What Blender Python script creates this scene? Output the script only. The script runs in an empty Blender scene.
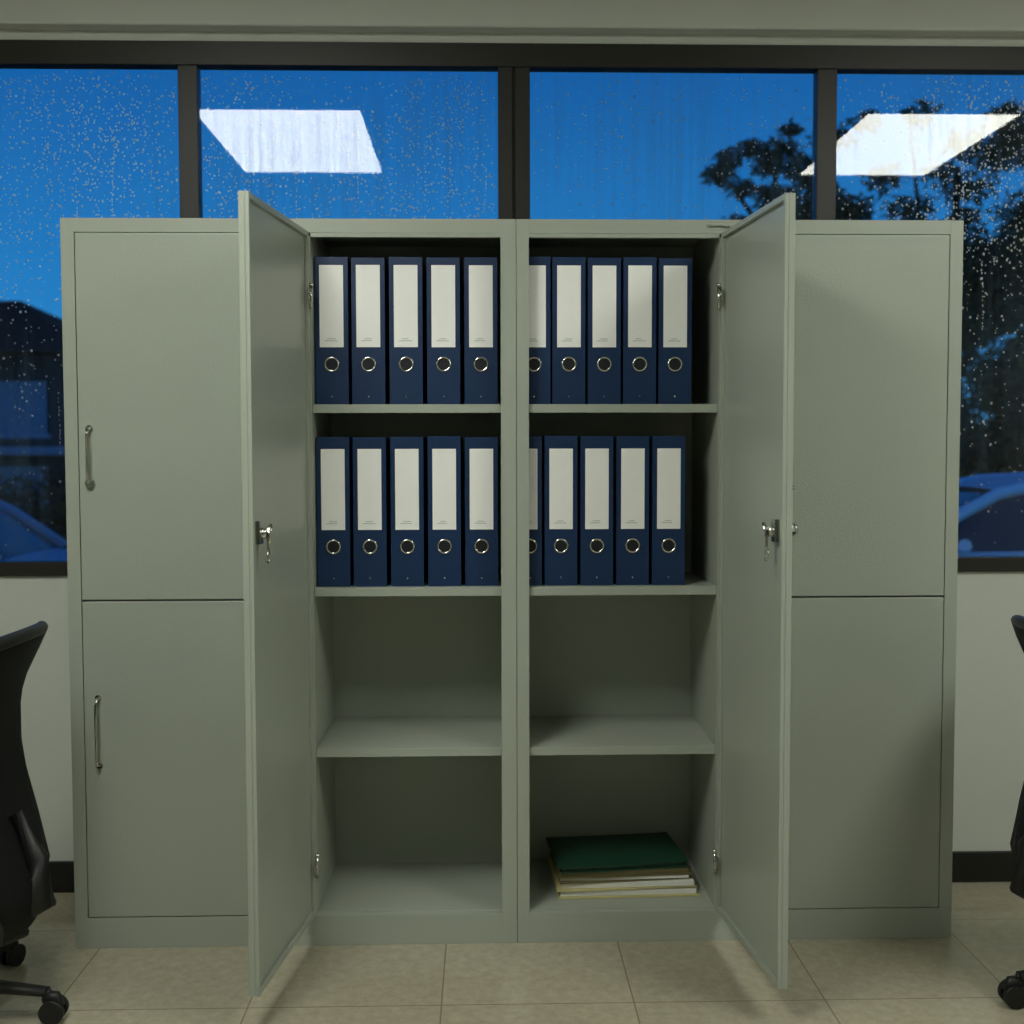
import bpy, bmesh, math, random
from mathutils import Vector, Matrix
random.seed(7)
S=bpy.context.scene
COL=S.collection
S.view_settings.view_transform='Standard'
S.view_settings.look='None'
S.view_settings.exposure=0.0

# ---------------------------------------------------------------- helpers
def srgb(r,g,b):
    f=lambda c:(c/255/12.92) if c/255<=.04045 else ((c/255+.055)/1.055)**2.4
    return (f(r),f(g),f(b),1)
def newmat(name):
    m=bpy.data.materials.new(name);m.use_nodes=True
    nt=m.node_tree
    return m,nt,nt.nodes["Principled BSDF"],nt.nodes["Material Output"]
def pmat(name,col,rough=.5,metal=0,var=.06,nscale=8,bump=0,bscale=200,spec=.5):
    m,nt,b,o=newmat(name)
    tc=nt.nodes.new("ShaderNodeTexCoord")
    n=nt.nodes.new("ShaderNodeTexNoise");n.inputs["Scale"].default_value=nscale;n.inputs["Detail"].default_value=2
    nt.links.new(tc.outputs["Object"],n.inputs["Vector"])
    mx=nt.nodes.new("ShaderNodeMix");mx.data_type='RGBA'
    mx.inputs[6].default_value=tuple(c*(1-var) for c in col[:3])+(1,)
    mx.inputs[7].default_value=tuple(min(1,c*(1+var)) for c in col[:3])+(1,)
    nt.links.new(n.outputs["Fac"],mx.inputs[0]);nt.links.new(mx.outputs[2],b.inputs["Base Color"])
    b.inputs["Roughness"].default_value=rough;b.inputs["Metallic"].default_value=metal
    b.inputs["Specular IOR Level"].default_value=spec
    if bump>0:
        n2=nt.nodes.new("ShaderNodeTexNoise");n2.inputs["Scale"].default_value=bscale;n2.inputs["Detail"].default_value=1
        nt.links.new(tc.outputs["Object"],n2.inputs["Vector"])
        bp=nt.nodes.new("ShaderNodeBump");bp.inputs["Strength"].default_value=bump;bp.inputs["Distance"].default_value=.002
        nt.links.new(n2.outputs["Fac"],bp.inputs["Height"]);nt.links.new(bp.outputs[0],b.inputs["Normal"])
    return m
def empty(name,loc=(0,0,0),rz=0):
    e=bpy.data.objects.new(name,None);e.location=loc;e.rotation_euler=(0,0,rz);e.empty_display_size=.1;COL.objects.link(e);return e
def link(name,bm,mats,parent=None,smooth=False,bevel=0,seg=2,loc=(0,0,0),rot=(0,0,0)):
    me=bpy.data.meshes.new(name);bmesh.ops.recalc_face_normals(bm,faces=bm.faces[:]);bm.to_mesh(me);bm.free()
    for m in (mats if isinstance(mats,(list,tuple)) else [mats]): me.materials.append(m)
    if smooth:
        for p in me.polygons:p.use_smooth=True
    ob=bpy.data.objects.new(name,me);ob.location=loc;ob.rotation_euler=rot;COL.objects.link(ob)
    if parent:ob.parent=parent
    if bevel>0:
        md=ob.modifiers.new("bevel","BEVEL");md.width=bevel;md.segments=seg;md.limit_method='ANGLE';md.angle_limit=.6
    return ob
def box(bm,x0,x1,y0,y1,z0,z1,mi=0):
    if x0>x1:x0,x1=x1,x0
    v=[bm.verts.new(p) for p in [(x0,y0,z0),(x1,y0,z0),(x1,y1,z0),(x0,y1,z0),(x0,y0,z1),(x1,y0,z1),(x1,y1,z1),(x0,y1,z1)]]
    for f in [(0,3,2,1),(4,5,6,7),(0,1,5,4),(1,2,6,5),(2,3,7,6),(3,0,4,7)]:
        fc=bm.faces.new([v[i] for i in f]);fc.material_index=mi
def cyl(bm,p0,p1,r,n=16,mi=0,r2=None,smooth=True):
    p0=Vector(p0);p1=Vector(p1);d=p1-p0;L=d.length
    M=Matrix.Translation((p0+p1)/2)@d.to_track_quat('Z','Y').to_matrix().to_4x4()
    g=bmesh.ops.create_cone(bm,cap_ends=True,segments=n,radius1=r,radius2=r if r2 is None else r2,depth=L,matrix=M)
    fs={f for v in g['verts'] for f in v.link_faces}
    for f in fs:
        f.material_index=mi
        if smooth and len(f.verts)==4:f.smooth=True
def tube(bm,pts,r,n=10,mi=0,closed=False,flat=1.0):
    """sweep an elliptical ring along points (r may be list)"""
    pts=[Vector(p) for p in pts];N=len(pts);rings=[]
    up=Vector((0,0,1))
    for i,p in enumerate(pts):
        a=pts[(i-1)%N] if (closed or i>0) else p; b=pts[(i+1)%N] if (closed or i<N-1) else p
        t=(b-a).normalized()
        ref=up if abs(t.dot(up))<.95 else Vector((0,1,0))
        s=t.cross(ref).normalized();u=s.cross(t)
        rr=r[i] if isinstance(r,(list,tuple)) else r
        rings.append([bm.verts.new(p+s*math.cos(2*math.pi*k/n)*rr+u*math.sin(2*math.pi*k/n)*rr*flat) for k in range(n)])
    R=range(N) if closed else range(N-1)
    for i in R:
        A,B=rings[i],rings[(i+1)%N]
        for k in range(n):
            f=bm.faces.new([A[k],A[(k+1)%n],B[(k+1)%n],B[k]]);f.smooth=True;f.material_index=mi
    if not closed:
        bm.faces.new(rings[0]).material_index=mi;bm.faces.new(rings[-1][::-1]).material_index=mi

# ---------------------------------------------------------------- materials
M_paint=pmat("powder_coat_grey",srgb(167,174,163),rough=.31,var=.06,nscale=3,bump=.22,bscale=220)
M_paint_in=pmat("powder_coat_inside",srgb(168,174,163),rough=.45,var=.05,nscale=4,bump=.12,bscale=220)
M_chrome=pmat("chrome",srgb(205,205,200),rough=.18,metal=1,var=.03)
M_dark=pmat("black_plastic",srgb(16,17,18),rough=.5,var=.1)
M_binder=pmat("binder_navy",srgb(9,45,86),rough=.42,var=.08,nscale=20,bump=.15,bscale=600)
M_label=pmat("label_paper",srgb(249,250,248),rough=.6,var=.02,nscale=30)
M_ink=pmat("label_ink",srgb(185,188,186),rough=.8)
M_paper=pmat("paper_white",srgb(232,232,226),rough=.8,var=.05,nscale=60)
M_wall=pmat("wall_plaster",srgb(204,208,200),rough=.75,var=.03,nscale=3,bump=.2,bscale=60)
M_ceil=pmat("ceiling_paint",srgb(205,207,200),rough=.8,var=.02)
M_frame=pmat("window_frame_bronze",srgb(32,29,25),rough=.45,var=.08)
M_base=pmat("baseboard_black",srgb(18,17,17),rough=.4,var=.08)
M_green=pmat("folder_green",srgb(24,66,50),rough=.5,var=.06,nscale=20)
M_olive=pmat("folder_olive",srgb(112,104,70),rough=.6,var=.06)
M_cream=pmat("folder_cream",srgb(206,196,140),rough=.6,var=.04)
M_hole=pmat("hole_dark",srgb(10,16,26),rough=.6)

# floor tiles
def floor_material():
    m,nt,b,o=newmat("floor_tile_beige")
    N=nt.nodes.new;L=nt.links.new
    g=N("ShaderNodeNewGeometry");sp=N("ShaderNodeSeparateXYZ");L(g.outputs["Position"],sp.inputs[0])
    def edge(sock,off):
        a=N("ShaderNodeMath");a.operation='ADD';a.inputs[1].default_value=off+43.1;L(sock,a.inputs[0])
        d=N("ShaderNodeMath");d.operation='DIVIDE';d.inputs[1].default_value=.431;L(a.outputs[0],d.inputs[0])
        f=N("ShaderNodeMath");f.operation='FRACT';L(d.outputs[0],f.inputs[0])
        s=N("ShaderNodeMath");s.operation='SUBTRACT';s.inputs[1].default_value=.5;L(f.outputs[0],s.inputs[0])
        ab=N("ShaderNodeMath");ab.operation='ABSOLUTE';L(s.outputs[0],ab.inputs[0])
        fl=N("ShaderNodeMath");fl.operation='FLOOR';L(d.outputs[0],fl.inputs[0])
        return ab.outputs[0],fl.outputs[0]
    ex,ix=edge(sp.outputs[0],.179);ey,iy=edge(sp.outputs[1],.322)
    mx=N("ShaderNodeMath");mx.operation='MAXIMUM';L(ex,mx.inputs[0]);L(ey,mx.inputs[1])
    mr=N("ShaderNodeMapRange");mr.inputs[1].default_value=.4945;mr.inputs[2].default_value=.4975;L(mx.outputs[0],mr.inputs[0])
    n=N("ShaderNodeTexNoise");n.inputs["Scale"].default_value=38;n.inputs["Detail"].default_value=4;n.inputs["Roughness"].default_value=.75
    L(g.outputs["Position"],n.inputs["Vector"])
    cr=N("ShaderNodeValToRGB");cr.color_ramp.elements[0].position=.3;cr.color_ramp.elements[0].color=srgb(160,153,132);cr.color_ramp.elements[1].position=.7;cr.color_ramp.elements[1].color=srgb(182,175,154)
    L(n.outputs["Fac"],cr.inputs[0])
    cb=N("ShaderNodeCombineXYZ");L(ix,cb.inputs[0]);L(iy,cb.inputs[1])
    wn=N("ShaderNodeTexWhiteNoise");L(cb.outputs[0],wn.inputs["Vector"])
    mr2=N("ShaderNodeMapRange");mr2.inputs[3].default_value=.94;mr2.inputs[4].default_value=1.03;L(wn.outputs["Value"],mr2.inputs[0])
    sc=N("ShaderNodeVectorMath");sc.operation='SCALE';L(cr.outputs[0],sc.inputs[0]);L(mr2.outputs[0],sc.inputs["Scale"])
    mix=N("ShaderNodeMix");mix.data_type='RGBA';L(mr.outputs[0],mix.inputs[0]);L(sc.outputs[0],mix.inputs[6]);mix.inputs[7].default_value=srgb(132,122,98)
    L(mix.outputs[2],b.inputs["Base Color"])
    b.inputs["Roughness"].default_value=.09;b.inputs["Specular IOR Level"].default_value=.75
    return m
M_floor=floor_material()
# glass
def glass_material():
    m,nt,b,o=newmat("window_glass");nt.nodes.remove(b)
    N=nt.nodes.new;L=nt.links.new
    t=N("ShaderNodeBsdfTransparent");t.inputs[0].default_value=(.93,.97,.97,1)
    g=N("ShaderNodeBsdfGlossy");g.inputs["Roughness"].default_value=.0
    fr=N("ShaderNodeFresnel");fr.inputs["IOR"].default_value=1.6
    mx=N("ShaderNodeMixShader");L(fr.outputs[0],mx.inputs[0]);L(t.outputs[0],mx.inputs[1]);L(g.outputs[0],mx.inputs[2])
    gm=N("ShaderNodeNewGeometry");mp=N("ShaderNodeMapping");mp.inputs["Scale"].default_value=(70,1,2.0)
    L(gm.outputs["Position"],mp.inputs[0])
    n=N("ShaderNodeTexNoise");n.inputs["Scale"].default_value=1.0;n.inputs["Detail"].default_value=3;L(mp.outputs[0],n.inputs["Vector"])
    n2=N("ShaderNodeTexNoise");n2.inputs["Scale"].default_value=1.6;n2.inputs["Detail"].default_value=1;L(gm.outputs["Position"],n2.inputs["Vector"])
    mu=N("ShaderNodeMath");mu.operation='MULTIPLY';L(n.outputs["Fac"],mu.inputs[0]);L(n2.outputs["Fac"],mu.inputs[1])
    mr=N("ShaderNodeMapRange");mr.inputs[1].default_value=.22;mr.inputs[2].default_value=.42;mr.inputs[3].default_value=0.0;mr.inputs[4].default_value=.16;L(mu.outputs[0],mr.inputs[0])
    d=N("ShaderNodeBsdfDiffuse");d.inputs[0].default_value=srgb(80,120,150)
    m2=N("ShaderNodeMixShader");L(mr.outputs[0],m2.inputs[0]);L(mx.outputs[0],m2.inputs[1]);L(d.outputs[0],m2.inputs[2])
    L(m2.outputs[0],o.inputs[0]);return m
M_glass=glass_material()
def drop_material():
    m,nt,b,o=newmat("rain_water");nt.nodes.remove(b)
    N=nt.nodes.new;L=nt.links.new
    t=N("ShaderNodeBsdfTransparent");t.inputs[0].default_value=(.42,.53,.64,1)
    g=N("ShaderNodeBsdfGlossy");g.inputs["Roughness"].default_value=.4
    mx=N("ShaderNodeMixShader");mx.inputs[0].default_value=.5;L(t.outputs[0],mx.inputs[1]);L(g.outputs[0],mx.inputs[2]);L(mx.outputs[0],o.inputs[0]);return m
M_drop=drop_material()
def emit_material(name,col,st):
    m,nt,b,o=newmat(name)
    b.inputs["Base Color"].default_value=(.8,.8,.8,1)
    b.inputs["Emission Color"].default_value=col;b.inputs["Emission Strength"].default_value=st
    return m
M_panel=emit_material("light_diffuser",(.98,1.0,.90,1),17)
M_trim=pmat("panel_trim_white",srgb(220,220,215),rough=.5)

# ---------------------------------------------------------------- room
WY=.38
XL,XR,YF,ZC=-3.0,3.0,-5.5,2.6
bm=bmesh.new();box(bm,XL,XR,YF,WY+.1,-.1,0);link("floor",bm,M_floor)
bm=bmesh.new();box(bm,XL,XR,YF,WY+.1,ZC,ZC+.1);link("ceiling",bm,M_ceil)
bm=bmesh.new()
box(bm,XL,XR,WY,WY+.12,0,.895)
box(bm,XL,XR,WY,WY+.12,2.35,ZC)
box(bm,XL,-2.6,WY,WY+.12,.895,2.35);box(bm,2.6,XR,WY,WY+.12,.895,2.35)
link("wall_back",bm,M_wall)
bm=bmesh.new();box(bm,XL,XR,WY-.05,WY,2.378,ZC);link("trim_1",bm,M_wall,bevel=.006)
bm=bmesh.new();box(bm,XL-.1,XL,YF,WY+.12,0,ZC);link("wall_left",bm,M_wall)
bm=bmesh.new();box(bm,XR,XR+.1,YF,WY+.12,0,ZC);link("wall_right",bm,M_wall)
bm=bmesh.new();box(bm,XL,XR,YF-.1,YF,0,ZC);link("wall_front",bm,M_wall)
bm=bmesh.new();box(bm,XL,XR,WY-.012,WY,0,.088);link("baseboard_back",bm,M_base,bevel=.003)

# window : frame + panes + raindrops
win=empty("window_1",(0,WY,.895))
def wb(bm,x0,x1,z0,z1,y0=-.006,y1=.04): box(bm,x0,x1,y0,y1,z0-.895,z1-.895)
bm=bmesh.new()
wb(bm,-2.6,2.6,2.288,2.352);wb(bm,-2.6,2.6,.893,.932,-.010)
for a,b in [(-2.6,-2.55),(-1.745,-1.69),(-.911,-.858),(-.038,.002),(.008,.050),(.845,.900),(1.69,1.745),(2.55,2.6)]: wb(bm,a,b,.932,2.288,-.003)
wb(bm,.002,.008,.932,2.288,.004,.03)
P=[(-2.55,-1.745),(-1.69,-.911),(-.858,-.038),(.05,.845),(.900,1.69),(1.745,2.55)]
link("frame",bm,M_frame,win,bevel=.0015,seg=1)
bm=bmesh.new()
for a,b in P:
    v=[bm.verts.new(p) for p in [(a,.010,.037),(b,.010,.037),(b,.010,1.393),(a,.010,1.393)]];bm.faces.new(v)
link("glass_panes",bm,M_glass,win)
verts=[];faces=[]
def drop(x,z,r,el=1.0):
    i=len(verts);n=6
    verts.append((x,.012,z))
    for k in range(n):
        a=2*math.pi*k/n;verts.append((x+math.cos(a)*r,.012+r*.6,z+math.sin(a)*r*el))
    for k in range(n): faces.append((i,i+1+k,i+1+(k+1)%n))
for a,b in P:
    mid=(a==.05)
    for c in range(380 if mid else 1200):
        drop(random.uniform(a+.01,b-.01),.05+1.32*random.random()**.6,random.choice([.0015,.0018,.0022,.0026,.0036]),random.uniform(.9,1.3))
    for c in range(5 if mid else 18):
        cx=random.uniform(a+.05,b-.05);cz=random.uniform(.85,1.36)
        for d in range(70):
            x=random.gauss(cx,.09);z=random.gauss(cz,.10)
            if a+.01<x<b-.01 and .05<z<1.38: drop(x,z,random.uniform(.0014,.0036),random.uniform(.9,1.3))
    for c in range(4 if mid else 12):
        x=random.uniform(a+.03,b-.03);z=random.uniform(.5,1.38)
        for d in range(random.randint(8,40)):
            z-=random.uniform(.006,.016);x+=random.uniform(-.0015,.0015)
            if z<.05:break
            drop(x,z,random.uniform(.0012,.0026),random.uniform(1.2,2.2))
me=bpy.data.meshes.new("raindrops");me.from_pydata(verts,[],faces);me.materials.append(M_drop)
for p in me.polygons:p.use_smooth=True
ob=bpy.data.objects.new("raindrops",me);COL.objects.link(ob);ob.parent=win

# ceiling light panels
def panel(x0,x1,y0,y1):
    e=empty("ceiling_light_panel",((x0+x1)/2,(y0+y1)/2,ZC));hx=(x1-x0)/2;hy=(y1-y0)/2
    bm=bmesh.new();box(bm,-hx,hx,-hy,hy,-.008,-.002);link("diffuser",bm,M_panel,e)
    bm=bmesh.new();t=.02
    box(bm,-hx-t,hx+t,-hy-t,-hy,-.012,0);box(bm,-hx-t,hx+t,hy,hy+t,-.012,0);box(bm,-hx-t,-hx,-hy,hy,-.012,0);box(bm,hx,hx+t,-hy,hy,-.012,0)
    link("trim",bm,M_trim,e,bevel=.002)
panel(-1.225,-.565,-2.05,-1.03);panel(1.47,2.09,-2.06,-1.04)

# ---------------------------------------------------------------- cabinets
D=.365;H=1.8
SH=[1.351,.897,.494]
def bar_handle(parent,name,x,z0,z1,y=-.001,r=.004,lock=True,sgn=-1):
    bm=bmesh.new();h=.022*sgn
    tube(bm,[(x,y,z0),(x,y+h*.8,z0+.004),(x,y+h,z0+.014),(x,y+h*1.05,(z0+z1)/2),(x,y+h,z1-.014),(x,y+h*.8,z1-.004),(x,y,z1)],[r*1.3,r*1.2,r,r*1.15,r,r*1.2,r*1.3],n=12)
    for z in (z0,z1): cyl(bm,(x,y,z),(x,y+.003*sgn,z),r*2.2,18)
    if lock:
        cyl(bm,(x,y,z0),(x,y+.010*sgn,z0),.011,20);cyl(bm,(x,y+.010*sgn,z0),(x,y+.013*sgn,z0),.008,20)
    link(name,bm,M_chrome,parent)
def cabinet(s,stile,op0,op1,cl0,xout):
    cab=empty("metal_storage_cabinet",(0,0,0))
    ci=xout-.032
    bm=bmesh.new()
    B=lambda a,b,y0,y1,z0,z1,mi=0: box(bm,s*a,s*b,y0,y1,z0,z1,mi)
    B(.0006,stile,0,.018,0,H)
    B(.0006,.0020,.018,D,0,H)
    B(ci,xout,0,.018,0,H);B(xout-.002,xout,.018,D,0,H)
    B(op1,cl0,0,.02,.079,1.757);B(op1,op1+.002,.02,D-.004,.079,1.79,1);B(cl0-.002,cl0,.02,D-.004,.079,1.79,1)
    B(stile,ci,0,.018,1.766,H);B(stile,op1,0.001,.018,1.756,1.766)
    B(stile,ci,0,.018,0,.077)
    B(.002,xout-.002,.018,D,H-.003,H)
    B(.002,xout-.002,D-.004,D,0.0,H-.003,1)
    B(.002,xout-.002,.018,D-.004,.073,.079,1)
    for z in SH:
        B(.003,op1-.0005,.014,.017,z-.021,z,0);B(.003,op1-.0005,.017,D-.006,z-.003,z,1)
    B(cl0,ci,.022,D-.006,.86,.868,1)
    link("carcass",bm,[M_paint,M_paint_in],cab,bevel=.0012,seg=2)
    for nm,z0,z1 in (("door_upper",.8725,1.7645),("door_lower",.079,.8685)):
        bm=bmesh.new();g=.0022
        box(bm,s*(cl0+g),s*(ci-g),-.0015,.018,z0,z1)
        link(nm,bm,M_paint,cab,bevel=.0025,seg=3)
    return cab
cabL=cabinet(-1,.038,.038,.5005,.533,1.101)
cabR=cabinet(1,.031,.031,.4995,.532,1.102)
bar_handle(cabL,"handle_upper",-1.040,1.160,1.292)
bar_handle(cabL,"handle_lower",-1.032,.462,.630,r=.0035,lock=False)
bar_handle(cabR,"handle_upper",.575,1.160,1.292)
bar_handle(cabR,"handle_lower",.575,.462,.630,r=.0035,lock=False)
bm=bmesh.new();tube(bm,[(.47,-.003,1.786),(.50,-.004,1.787),(.525,-.003,1.785)],.004,n=10);cyl(bm,(.53,0,1.785),(.53,-.006,1.785),.006,14)
link("top_catch",bm,M_paint,cabR)

def open_door(cab,s,xh,ang,w):
    e=empty("open_door",(xh,0,0),0);e.parent=cab
    e.rotation_euler=(0,0,s*ang)
    z0,z1=.0805,1.7675;t=.023*s;rm=.013;dp=.009*s
    bm=bmesh.new()
    box(bm,dp,t,-w,-.002,z0,z1)
    box(bm,0,dp,-w,-w+rm,z0,z1);box(bm,0,dp,-rm,-.002,z0,z1)
    box(bm,0,dp,-w+rm,-rm,z1-rm,z1);box(bm,0,dp,-w+rm,-rm,z0,z0+rm)
    link("leaf",bm,M_paint,e,bevel=.0015,seg=2)
    yl=-w+.042;zl=1.062
    bm=bmesh.new()
    box(bm,-.004*s,dp,yl-.012,yl+.012,zl-.022,zl+.026)
    cyl(bm,(0,yl,zl),(-.016*s,yl,zl),.011,20)
    tube(bm,[(-.018*s,yl+.020,zl+.016),(-.019*s,yl+.006,zl+.006),(-.019*s,yl,zl-.01),(-.018*s,yl+.001,zl-.035)],[.004,.006,.005,.003],n=10)
    tube(bm,[(-.018*s+math.cos(a)*.002,yl+math.sin(a)*.010,zl-.050+math.cos(a)*.013) for a in [k*math.pi/8 for k in range(16)]],.0016,n=6,closed=True)
    link("cam_lock",bm,M_chrome,e)
    bm=bmesh.new()
    if s>0:
        tube(bm,[(t,yl,1.155),(t+.018*s,yl,1.155)],[.006,.005],n=12)
        cyl(bm,(t,yl,1.066),(t+.018*s,yl,1.066),.015,20);cyl(bm,(t+.018*s,yl,1.066),(t+.024*s,yl,1.066),.011,20)
    else:
        cyl(bm,(t,yl,1.066),(t+.009*s,yl,1.066),.011,20)
    link("outer_lock",bm,M_chrome,e)
    bm=bmesh.new()
    for z in (.20,1.61):
        cyl(bm,(-.004*s,-.002,z-.028),(-.004*s,-.002,z+.028),.0045,12)
        box(bm,-.0035*s,-.001*s,-.022,-.002,z-.02,z+.02)
        cyl(bm,(-.004*s,-.012,z+.006),(-.0055*s,-.012,z+.006),.004,10)
        cyl(bm,(-.004*s,-.002,z+.026),(-.004*s,-.002,z+.034),.0065,12)
    link("hinges",bm,M_chrome,e)
    return e
open_door(cabL,-1,-.5025,.130,.442)
open_door(cabR,1,.5015,.098,.440)

# ---------------------------------------------------------------- binders
def binder(bm,x,z,w,h,y0=.045,dep=.285):
    t=.003
    box(bm,x-w/2,x+w/2,y0,y0+t,z,z+h,0)
    box(bm,x-w/2,x-w/2+t,y0+t,y0+dep,z,z+h,0);box(bm,x+w/2-t,x+w/2,y0+t,y0+dep,z,z+h,0)
    box(bm,x-w/2+.008,x+w/2-.008,y0+.03,y0+dep-.01,z+.012,z+h-.015,2)
    lw=min(.059,w-.022)/2
    box(bm,x-lw,x+lw,y0-.0012,y0,z+.142,z+.344,1)
    for k,(zz,f) in enumerate([(.157,.6),(.162,.35)]):
        box(bm,x-lw*f,x+lw*f*random.uniform(.3,1),y0-.0016,y0-.0012,z+zz,z+zz+.0016,3)
    zc=z+.100;n=24
    cyl(bm,(x,y0,zc),(x,y0-.0008,zc),.017,24,5)
    R=.0165
    tube(bm,[(x+R*math.cos(2*math.pi*k/n),y0-.0015,zc+R*math.sin(2*math.pi*k/n)) for k in range(n)],.0026,n=8,mi=4,closed=True)
    cyl(bm,(x,y0,z+.02),(x,y0-.001,z+.02),.0022,10,4)
def row(xs,z,ws,h):
    e=empty("lever_arch_binder_row",(0,0,z))
    for i,x in enumerate(xs):
        bm=bmesh.new();w=ws[i] if isinstance(ws,list) else ws
        binder(bm,0,0,w,h+random.uniform(-.002,.002),y0=random.uniform(0,.004),dep=.285)
        o=link("binder_%d"%(i+1),bm,[M_binder,M_label,M_paper,M_ink,M_chrome,M_hole],e,bevel=.0008,seg=1)
        o.location=(x,.043,0.0005)
row([-.4565,-.3655,-.2725,-.1795,-.0865],SH[0],.082,.364)
row([-.4565,-.3655,-.2725,-.1795,-.0865],SH[1],.082,.374)
row([.0455,.1325,.2210,.3095,.3980],SH[0],.082,.364)
row([.0345,.1130,.2030,.2935,.3840],SH[1],[.0605,.082,.082,.082,.082],.374)

# ---------------------------------------------------------------- folder stack
st=empty("folder_stack",(.285,.20,.079))
def sheet(name,w,d,t,dx,dy,z,rot,mat,curl=0.0,shear=0.0):
    bm=bmesh.new();nx,ny=12,8;G={}
    for k,zz in enumerate((0,t)):
        for i in range(nx+1):
            for j in range(ny+1):
                u=i/nx-.5;v=j/ny-.5
                c=curl*max(0,(u*2))**3*.5+abs(curl)*.4*max(0,-v*2)**3*math.sin(u*5)
                G[k,i,j]=bm.verts.new((u*w,v*d,zz+c))
    for i in range(nx):
        for j in range(ny):
            bm.faces.new([G[1,i,j],G[1,i+1,j],G[1,i+1,j+1],G[1,i,j+1]]);bm.faces.new([G[0,i,j],G[0,i,j+1],G[0,i+1,j+1],G[0,i+1,j]])
    for i in range(nx):
        bm.faces.new([G[0,i,0],G[0,i+1,0],G[1,i+1,0],G[1,i,0]]);bm.faces.new([G[0,i+1,ny],G[0,i,ny],G[1,i,ny],G[1,i+1,ny]])
    for j in range(ny):
        bm.faces.new([G[0,0,j+1],G[0,0,j],G[1,0,j],G[1,0,j+1]]);bm.faces.new([G[0,nx,j],G[0,nx,j+1],G[1,nx,j+1],G[1,nx,j]])
    link(name,bm,mat,st,loc=(dx,dy,z),rot=(0,0,rot))
z=.001
for nm,w,d,t,dx,dy,rot,mat,curl in [
 ("folder_a",.37,.235,.003,.005,.0,.03,M_cream,.0),
 ("papers_a",.355,.225,.014,.004,.002,.025,M_paper,.0),
 ("folder_b",.365,.235,.003,-.002,.004,.04,M_cream,.004),
 ("papers_b",.345,.225,.012,.006,.006,-.01,M_paper,.004),
 ("folder_c",.35,.23,.0025,-.004,.012,.06,M_olive,.003),
 ("papers_c",.335,.22,.007,-.004,.012,.02,M_paper,.003),
 ("folder_d",.35,.235,.003,-.002,.016,.04,M_olive,.004),
 ("papers_d",.335,.225,.010,-.006,.018,.05,M_olive,.003),
 ("folder_e",.335,.235,.003,-.012,.020,.075,M_green,.004),
 ("papers_e",.32,.225,.007,-.014,.021,.08,M_green,.004),
 ("folder_f",.345,.235,.003,-.014,.020,.09,M_green,.004)]:
    sheet(nm,w,d,t,dx,dy,z,rot,mat,curl);z+=t+.0012

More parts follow.
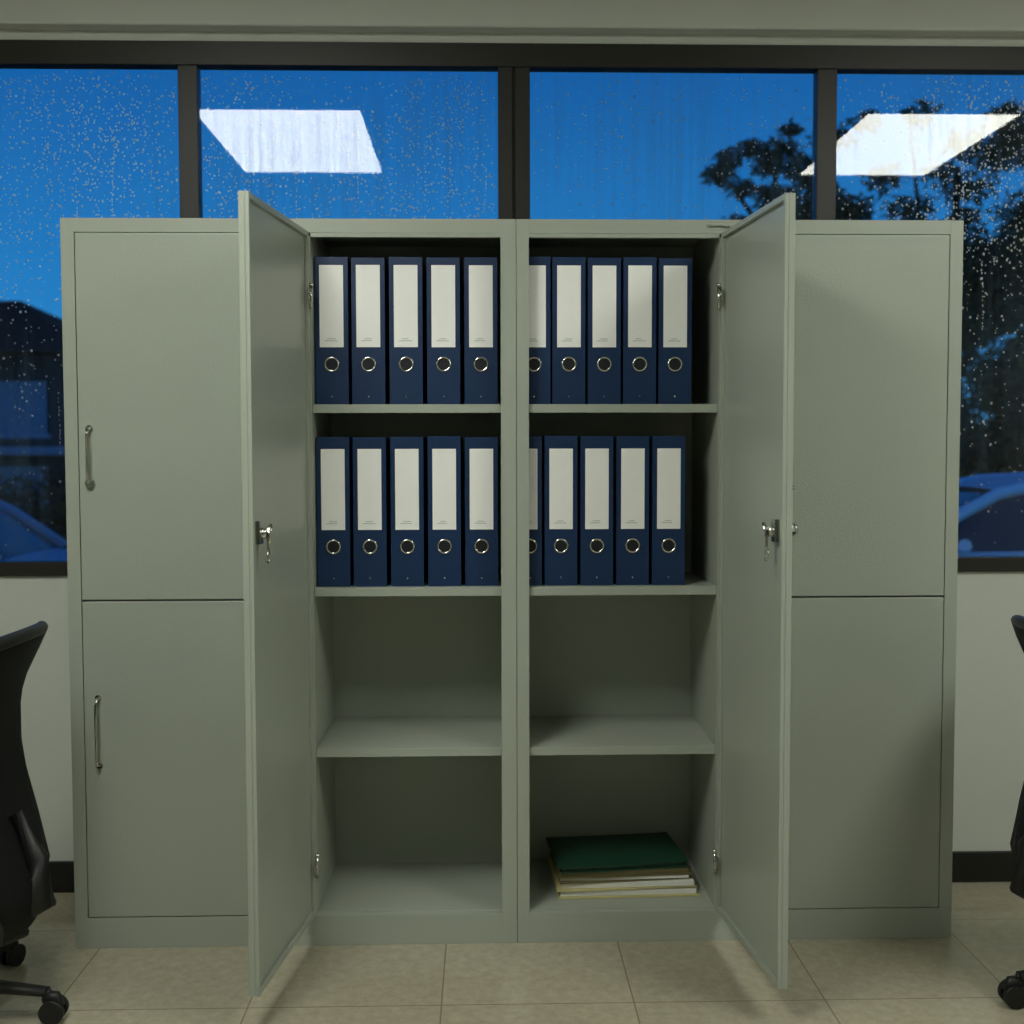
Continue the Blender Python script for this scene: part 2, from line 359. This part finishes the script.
# ---------------------------------------------------------------- office chairs
M_mesh=pmat("chair_mesh_black",srgb(12,13,14),rough=.8,var=.15,nscale=300,spec=.3)
def chair(loc,rz,spin):
    ch=empty("office_chair",loc,rz)
    prof=[(-.235,.20,.05),(-.262,.245,.11),(-.258,.31,.155),(-.222,.40,.19),(-.190,.48,.215),(-.172,.57,.225),(-.172,.65,.225),(-.195,.73,.215),(-.235,.80,.195),(-.262,.838,.165)]
    bm=bmesh.new();n=10;F=[];Bk=[]
    for (x,zz,hw) in prof:
        r1=[];r2=[]
        for j in range(n+1):
            v=j/n*2-1
            xx=x+.035*v*v
            r1.append(bm.verts.new((xx+.012,v*hw,zz)));r2.append(bm.verts.new((xx-.012,v*hw,zz)))
        F.append(r1);Bk.append(r2)
    for i in range(len(prof)-1):
        for j in range(n):
            bm.faces.new([F[i][j],F[i][j+1],F[i+1][j+1],F[i+1][j]]);bm.faces.new([Bk[i][j],Bk[i+1][j],Bk[i+1][j+1],Bk[i][j+1]])
        bm.faces.new([F[i][0],F[i+1][0],Bk[i+1][0],Bk[i][0]]);bm.faces.new([F[i][n],Bk[i][n],Bk[i+1][n],F[i+1][n]])
    for j in range(n):
        bm.faces.new([F[0][j],Bk[0][j],Bk[0][j+1],F[0][j+1]]);bm.faces.new([F[-1][j],F[-1][j+1],Bk[-1][j+1],Bk[-1][j]])
    o=link("backrest",bm,M_mesh,ch,smooth=True);md=o.modifiers.new("s","SUBSURF");md.levels=2;md.render_levels=2
    bm=bmesh.new();pts=[(x+.035,hw,zz) for x,zz,hw in prof]+[(prof[-1][0]+.035*v*v,prof[-1][2]*v,prof[-1][1]+.01*(1-v*v)) for v in (.6,.2,-.2,-.6)]+[(x+.035,-hw,zz) for x,zz,hw in prof[::-1]]+[(prof[0][0],0,prof[0][1])]
    tube(bm,pts,.014,n=10,closed=True);link("back_frame",bm,M_dark,ch)
    bm=bmesh.new()
    tube(bm,[(-.02,0,.33),(-.12,0,.29),(-.22,0,.24),(-.275,0,.27),(-.268,0,.36),(-.225,0,.46)],[.03,.032,.036,.034,.024,.014],n=12);link("spine",bm,M_dark,ch)
    bm=bmesh.new();n=20;rings=[]
    for sc,zz in ((.9,.375),(1,.395),(1,.43),(.93,.45),(.6,.452)):
        rings.append([bm.verts.new((.05+sc*.235*math.copysign(abs(math.cos(a))**.6,math.cos(a)),sc*.24*math.copysign(abs(math.sin(a))**.6,math.sin(a)),zz-.01*math.cos(a))) for a in [2*math.pi*k/n for k in range(n)]])
    for i in range(4):
        for k in range(n): bm.faces.new([rings[i][k],rings[i][(k+1)%n],rings[i+1][(k+1)%n],rings[i+1][k]])
    bm.faces.new(rings[0]);bm.faces.new(rings[-1])
    o=link("seat",bm,M_mesh,ch,smooth=True);md=o.modifiers.new("s","SUBSURF");md.levels=1;md.render_levels=1
    bm=bmesh.new();box(bm,-.1,.1,-.07,.07,.33,.378);cyl(bm,(0,0,.20),(0,0,.34),.018,20);cyl(bm,(0,0,.08),(0,0,.22),.028,20);link("mechanism",bm,M_dark,ch,bevel=.006)
    bm=bmesh.new();cyl(bm,(0,0,.06),(0,0,.10),.04,20)
    cs=bmesh.new()
    for k in range(5):
        a=spin+math.pi+2*math.pi*k/5;c,s_=math.cos(a),math.sin(a)
        tube(bm,[(c*.02,s_*.02,.088),(c*.15,s_*.15,.082),(c*.285,s_*.285,.066)],[.026,.021,.015],n=10,flat=.7)
        cx,cy=c*.285,s_*.285;tx,ty=-s_,c
        cyl(cs,(cx,cy,.045),(cx,cy,.072),.007,10)
        for q in (-1,1): cyl(cs,(cx+c*.012+tx*.006*q,cy+s_*.012+ty*.006*q,.026),(cx+c*.012+tx*.021*q,cy+s_*.012+ty*.021*q,.026),.026,20)
        tube(cs,[(cx+c*.03,cy+s_*.03,.034),(cx+c*.018,cy+s_*.018,.053),(cx-c*.008,cy-s_*.008,.055)],[.008,.014,.014],n=10)
    link("base",bm,M_dark,ch);link("casters",cs,M_dark,ch)
chair((-1.315,-.37,0),math.pi,0)
chair((1.39,-.36,0),0.0,0)

# ---------------------------------------------------------------- outside
GZ=-.45
M_ground=pmat("asphalt",srgb(42,50,58),rough=.5,var=.2,nscale=1.5)
bm=bmesh.new();box(bm,-40,40,WY+.2,60,GZ-.1,GZ);link("ground_outside",bm,M_ground)
M_leaf=pmat("leaf_dark",srgb(22,46,38),rough=.8,var=.4,nscale=1.5,spec=.1);M_bark=pmat("bark",srgb(24,24,24),rough=.9,var=.2,spec=.1)
def tree(name,base,trunk,blobs,n,size,droop=.3):
    e=empty(name,base)
    bm=bmesh.new()
    for pts,r in trunk: tube(bm,pts,r,n=8)
    link("trunk",bm,M_bark,e)
    V=[];Fc=[];tot=sum(b[3]**2 for b in blobs)
    for (x,y,z,r) in blobs:
        for k in range(int(n*r*r/tot)):
            d=Vector((random.gauss(0,1),random.gauss(0,1),random.gauss(0,1))).normalized()*r*(random.random()**.45)
            d.z*=.62
            p=Vector((x,y,z))+d
            ax=Vector((random.gauss(0,1)+d.x*1.5,random.gauss(0,1),random.gauss(0,.6)-droop)).normalized()
            sd=ax.cross(Vector((random.gauss(0,1),random.gauss(0,1),random.gauss(0,1)))).normalized()
            L=size*random.uniform(.6,1.4);w=L*.16;i=len(V)
            V+= [p,p+ax*L*.5+sd*w,p+ax*L,p+ax*L*.5-sd*w];Fc.append((i,i+1,i+2,i+3))
    me=bpy.data.meshes.new("leaves");me.from_pydata([tuple(v) for v in V],[],Fc);me.materials.append(M_leaf)
    o=bpy.data.objects.new("foliage",me);COL.objects.link(o);o.parent=e
tree("garden_tree",(2.75,8,GZ),
 [([(0,0,0),(.03,0,2),(-.05,0,3.6),(-.1,0,4.3)],[.09,.07,.05,.02]),([(-.02,0,3.3),(-.3,0,3.9),(-.55,.1,4.3)],[.035,.025,.012]),([(0,0,3.2),(.25,-.1,3.8),(.35,0,4.3)],[.03,.02,.01]),([(0,0,3.1),(-.3,0,3.5),(-.5,0,3.8)],[.03,.02,.01])],
 [(-.62,.0,4.30,.16),(-.5,.1,4.48,.14),(-.3,0,4.55,.13),(-.15,0,4.38,.16),(.0,.1,4.55,.18),(.2,0,4.35,.22),(-.42,-.1,4.15,.13),(-.1,0,4.1,.2),(.2,.1,3.95,.25),(-.45,0,3.85,.13),(-.15,0,3.8,.17),(.1,0,3.6,.3),(.05,0,4.72,.1)],5000,.08,.9)
random.seed(11)
bl=[]
for k in range(80):
    x=random.uniform(-1.7,3.4);zt=4.3+.5*math.sin(x*2.2+.8)+(.3 if x>0 else -.2)
    zz=random.uniform(.8,zt+.5);bl.append((x,random.uniform(-.5,1.0),zz,random.uniform(.16,.38)))
for k in range(75):
    bl.append((random.uniform(-.1,1.9),random.uniform(-.3,1.0),random.uniform(.8,4.1),random.uniform(.28,.5)))
bl+=[(-1.3,0,4.9,.2),(-.9,.2,5.15,.17),(-.4,0,5.15,.18),(.1,0,4.85,.25),(-1.5,0,4.4,.22),(.5,0,5.15,.2),(-.8,0,4.5,.22),(-1.1,0,4.2,.25),(-.5,0,4.2,.25),(-.2,0,4.55,.2)]
tree("street_tree",(4.8,9,GZ),
 [([(0,0,0),(.05,0,1.5),(-.05,0,3),(0,0,4.6)],[.15,.11,.07,.03]),([(0,0,2.2),(-.7,0,3.4),(-1.3,0,4.5)],[.06,.035,.015]),([(0,0,2.4),(.5,0,3.5),(1.1,0,4.6)],[.06,.035,.015]),([(0,0,3),(-.4,0,4.1),(-.5,0,5)],[.04,.025,.012])],bl,78000,.10,.5)
bl=[(random.uniform(-4,4),random.uniform(-.6,.6),random.uniform(.3,2.3)+.5*math.sin(k),random.uniform(.4,.7)) for k in range(60)]
tree("hedge_trees",(9.0,13,GZ),[([(-2,0,0),(-2,0,2)],.1),([(2,0,0),(2,0,2)],.1)],bl,22000,.16)
bl=[(random.uniform(-2.2,2.2),random.uniform(-.5,.5),random.uniform(.3,1.5),random.uniform(.3,.5)) for k in range(26)]
tree("garden_shrub",(-6.4,11,GZ),[([(0,0,0),(0,0,1.4)],.08)],bl,11000,.13)

# house left
M_hwall=pmat("house_wall",srgb(40,54,66),rough=.9,var=.1,nscale=2,spec=.1);M_roof=pmat("house_roof",srgb(18,24,32),rough=.9,var=.2,nscale=6,spec=.1)
M_hwin=pmat("house_window",srgb(70,115,150),rough=.15,var=.1);M_hw2=pmat("house_trim",srgb(110,142,165),rough=.6)
h=empty("neighbour_house",(-9.3,15,GZ))
bm=bmesh.new();box(bm,-3.5,3.0,0,5,0,3.3);link("walls",bm,M_hwall,h)
bm=bmesh.new()
v=[bm.verts.new(p) for p in [(-4,-.6,3.2),(3.5,-.6,3.2),(3.5,5.6,3.2),(-4,5.6,3.2),(-1.5,2.5,4.35),(1.2,2.5,4.35)]]
for f in [(0,1,5,4),(1,2,5),(2,3,4,5),(3,0,4),(0,3,2,1)]: bm.faces.new([v[i] for i in f])
link("roof",bm,M_roof,h)
bm=bmesh.new();bt=bmesh.new()
for xx in (-2.6,-.9,.8,2.1):
    for zz in (.7,2.0):
        box(bm,xx-.45,xx+.45,-.02,0,zz,zz+.8);box(bt,xx-.5,xx+.5,-.05,-.0,zz-.07,zz);box(bt,xx-.02,xx+.02,-.03,-.0,zz,zz+.8)
box(bt,-3.6,3.1,-.5,0,1.68,1.8)
link("windows",bm,M_hwin,h);link("trim",bt,M_hw2,h)

# cars
def car(name,loc,rz,mat):
    e=empty(name,loc,rz)
    bm=bmesh.new()
    stn=[(-2.2,.35,.62,.62),(-2.1,.25,.82,.78),(-1.6,.22,.93,.86),(-.8,.2,.95,.89),(0,.2,.94,.89),(.8,.2,.93,.88),(1.5,.22,.84,.85),(2.05,.25,.70,.76),(2.2,.33,.56,.6)]
    R=[]
    for x,zb,zt,w in stn:
        R.append([bm.verts.new((x,yy*w,zz)) for yy,zz in [(-.9,zb),(-1,zb+.12),(-1,(zb+zt)/2),(-.97,zt-.1),(-.86,zt),(-.4,zt+.02),(.4,zt+.02),(.86,zt),(.97,zt-.1),(1,(zb+zt)/2),(1,zb+.12),(.9,zb)]])
    for i in range(len(R)-1):
        for k in range(12): bm.faces.new([R[i][k],R[i][(k+1)%12],R[i+1][(k+1)%12],R[i+1][k]])
    bm.faces.new(R[0]);bm.faces.new(R[-1])
    o=link("body",bm,mat,e,smooth=True);m=o.modifiers.new("s","SUBSURF");m.levels=2;m.render_levels=2
    # greenhouse, rounded roof line
    gs=[(-1.75,.90,.70),(-1.45,1.14,.64),(-1.1,1.33,.60),(-.75,1.42,.585),(-.3,1.46,.58),(.15,1.44,.58),(.5,1.36,.595),(.85,1.18,.63),(1.25,.88,.70)]
    bm=bmesh.new();R=[]
    for x,zt,w in gs: R.append([bm.verts.new((x,-.78,.88)),bm.verts.new((x,-w,zt-.02)),bm.verts.new((x,-w*.6,zt+.01)),bm.verts.new((x,w*.6,zt+.01)),bm.verts.new((x,w,zt-.02)),bm.verts.new((x,.78,.88))])
    for i in range(len(R)-1):
        for k in range(5): bm.faces.new([R[i][k],R[i][k+1],R[i+1][k+1],R[i+1][k]])
    link("glass",bm,M_carglass,e,smooth=False)
    bm=bmesh.new()
    for s2 in (-1,1):
        tube(bm,[(x,s2*w,zt) for x,zt,w in gs],.05,n=8)
        for x,zt,w in (gs[2],gs[4]): tube(bm,[(x,s2*w,zt),(x+.02,s2*.785,.9)],.04,n=8)
        tube(bm,[(-1.75,s2*.79,.92),(1.25,s2*.79,.90)],.02,n=8)
        tube(bm,[(.9,s2*.83,.93),(.9,s2*.95,.98),(.92,s2*.99,.99)],[.02,.05,.05],n=8)
    ro=[]
    for x,zt,w in gs[2:7]: ro.append([bm.verts.new((x,q*w,zt+.028+.012*(1-q*q))) for q in (-1,-.5,0,.5,1)])
    for i in range(len(ro)-1):
        for k in range(4): bm.faces.new([ro[i][k],ro[i][k+1],ro[i+1][k+1],ro[i+1][k]])
    link("roof_frame",bm,mat,e)
    bm=bmesh.new()
    for x in (-1.35,1.4):
        for s2 in (-1,1):
            cyl(bm,(x,s2*.72,.32),(x,s2*.92,.32),.32,28,0);cyl(bm,(x,s2*.915,.32),(x,s2*.93,.32),.2,20,1)
    link("wheels",bm,[M_dark,M_chrome],e)
    bm=bmesh.new()
    for s2 in (-1,1): box(bm,2.02,2.14,s2*.5,s2*.7,.55,.66)
    link("headlights",bm,M_label,e,bevel=.02)
M_carglass=pmat("car_glass",srgb(30,50,64),rough=.1,var=.05)
M_car1=pmat("car_paint_silver",srgb(225,236,242),rough=.3,metal=.0,var=.03);M_car2=pmat("car_paint_blue",srgb(135,160,182),rough=.3,metal=.0,var=.03)
car("car",(4.42,6.6,GZ),math.pi,M_car1)
car("car",(-5.0,6.6,GZ),0,M_car2)

# dusk sky
w=bpy.data.worlds.new("World");S.world=w;w.use_nodes=True;nt=w.node_tree;bg=nt.nodes["Background"]
tc=nt.nodes.new("ShaderNodeTexCoord");sp=nt.nodes.new("ShaderNodeSeparateXYZ");nt.links.new(tc.outputs["Generated"],sp.inputs[0])
cr=nt.nodes.new("ShaderNodeValToRGB");nt.links.new(sp.outputs[2],cr.inputs[0])
e0,e1=cr.color_ramp.elements;e0.position=0.0;e0.color=srgb(76,152,208);e1.position=1;e1.color=srgb(10,64,140)
x=cr.color_ramp.elements.new(.12);x.color=srgb(36,130,202);x=cr.color_ramp.elements.new(.34);x.color=srgb(6,88,166)
nt.links.new(cr.outputs[0],bg.inputs[0]);bg.inputs[1].default_value=1.0

# ---------------------------------------------------------------- camera
cam=bpy.data.cameras.new("camera");cam.lens=36*1149.83/1024;cam.sensor_width=36;cam.clip_end=200
cam.dof.use_dof=True;cam.dof.focus_distance=2.75;cam.dof.aperture_fstop=3.0
co=bpy.data.objects.new("camera",cam);COL.objects.link(co);S.camera=co
pan,tilt,roll=.02517,-.05056,-.00204
cp,sp_=math.cos(pan),math.sin(pan);ct,s_t=math.cos(tilt),math.sin(tilt)
f=Vector((sp_*ct,cp*ct,s_t));r=Vector((cp,-sp_,0));u=r.cross(f)
r2=r*math.cos(roll)+u*math.sin(roll);u2=-r*math.sin(roll)+u*math.cos(roll)
Mx=Matrix((r2,u2,-f)).transposed().to_4x4();Mx.translation=Vector((-.08261,-2.83257,1.22875));co.matrix_world=Mx
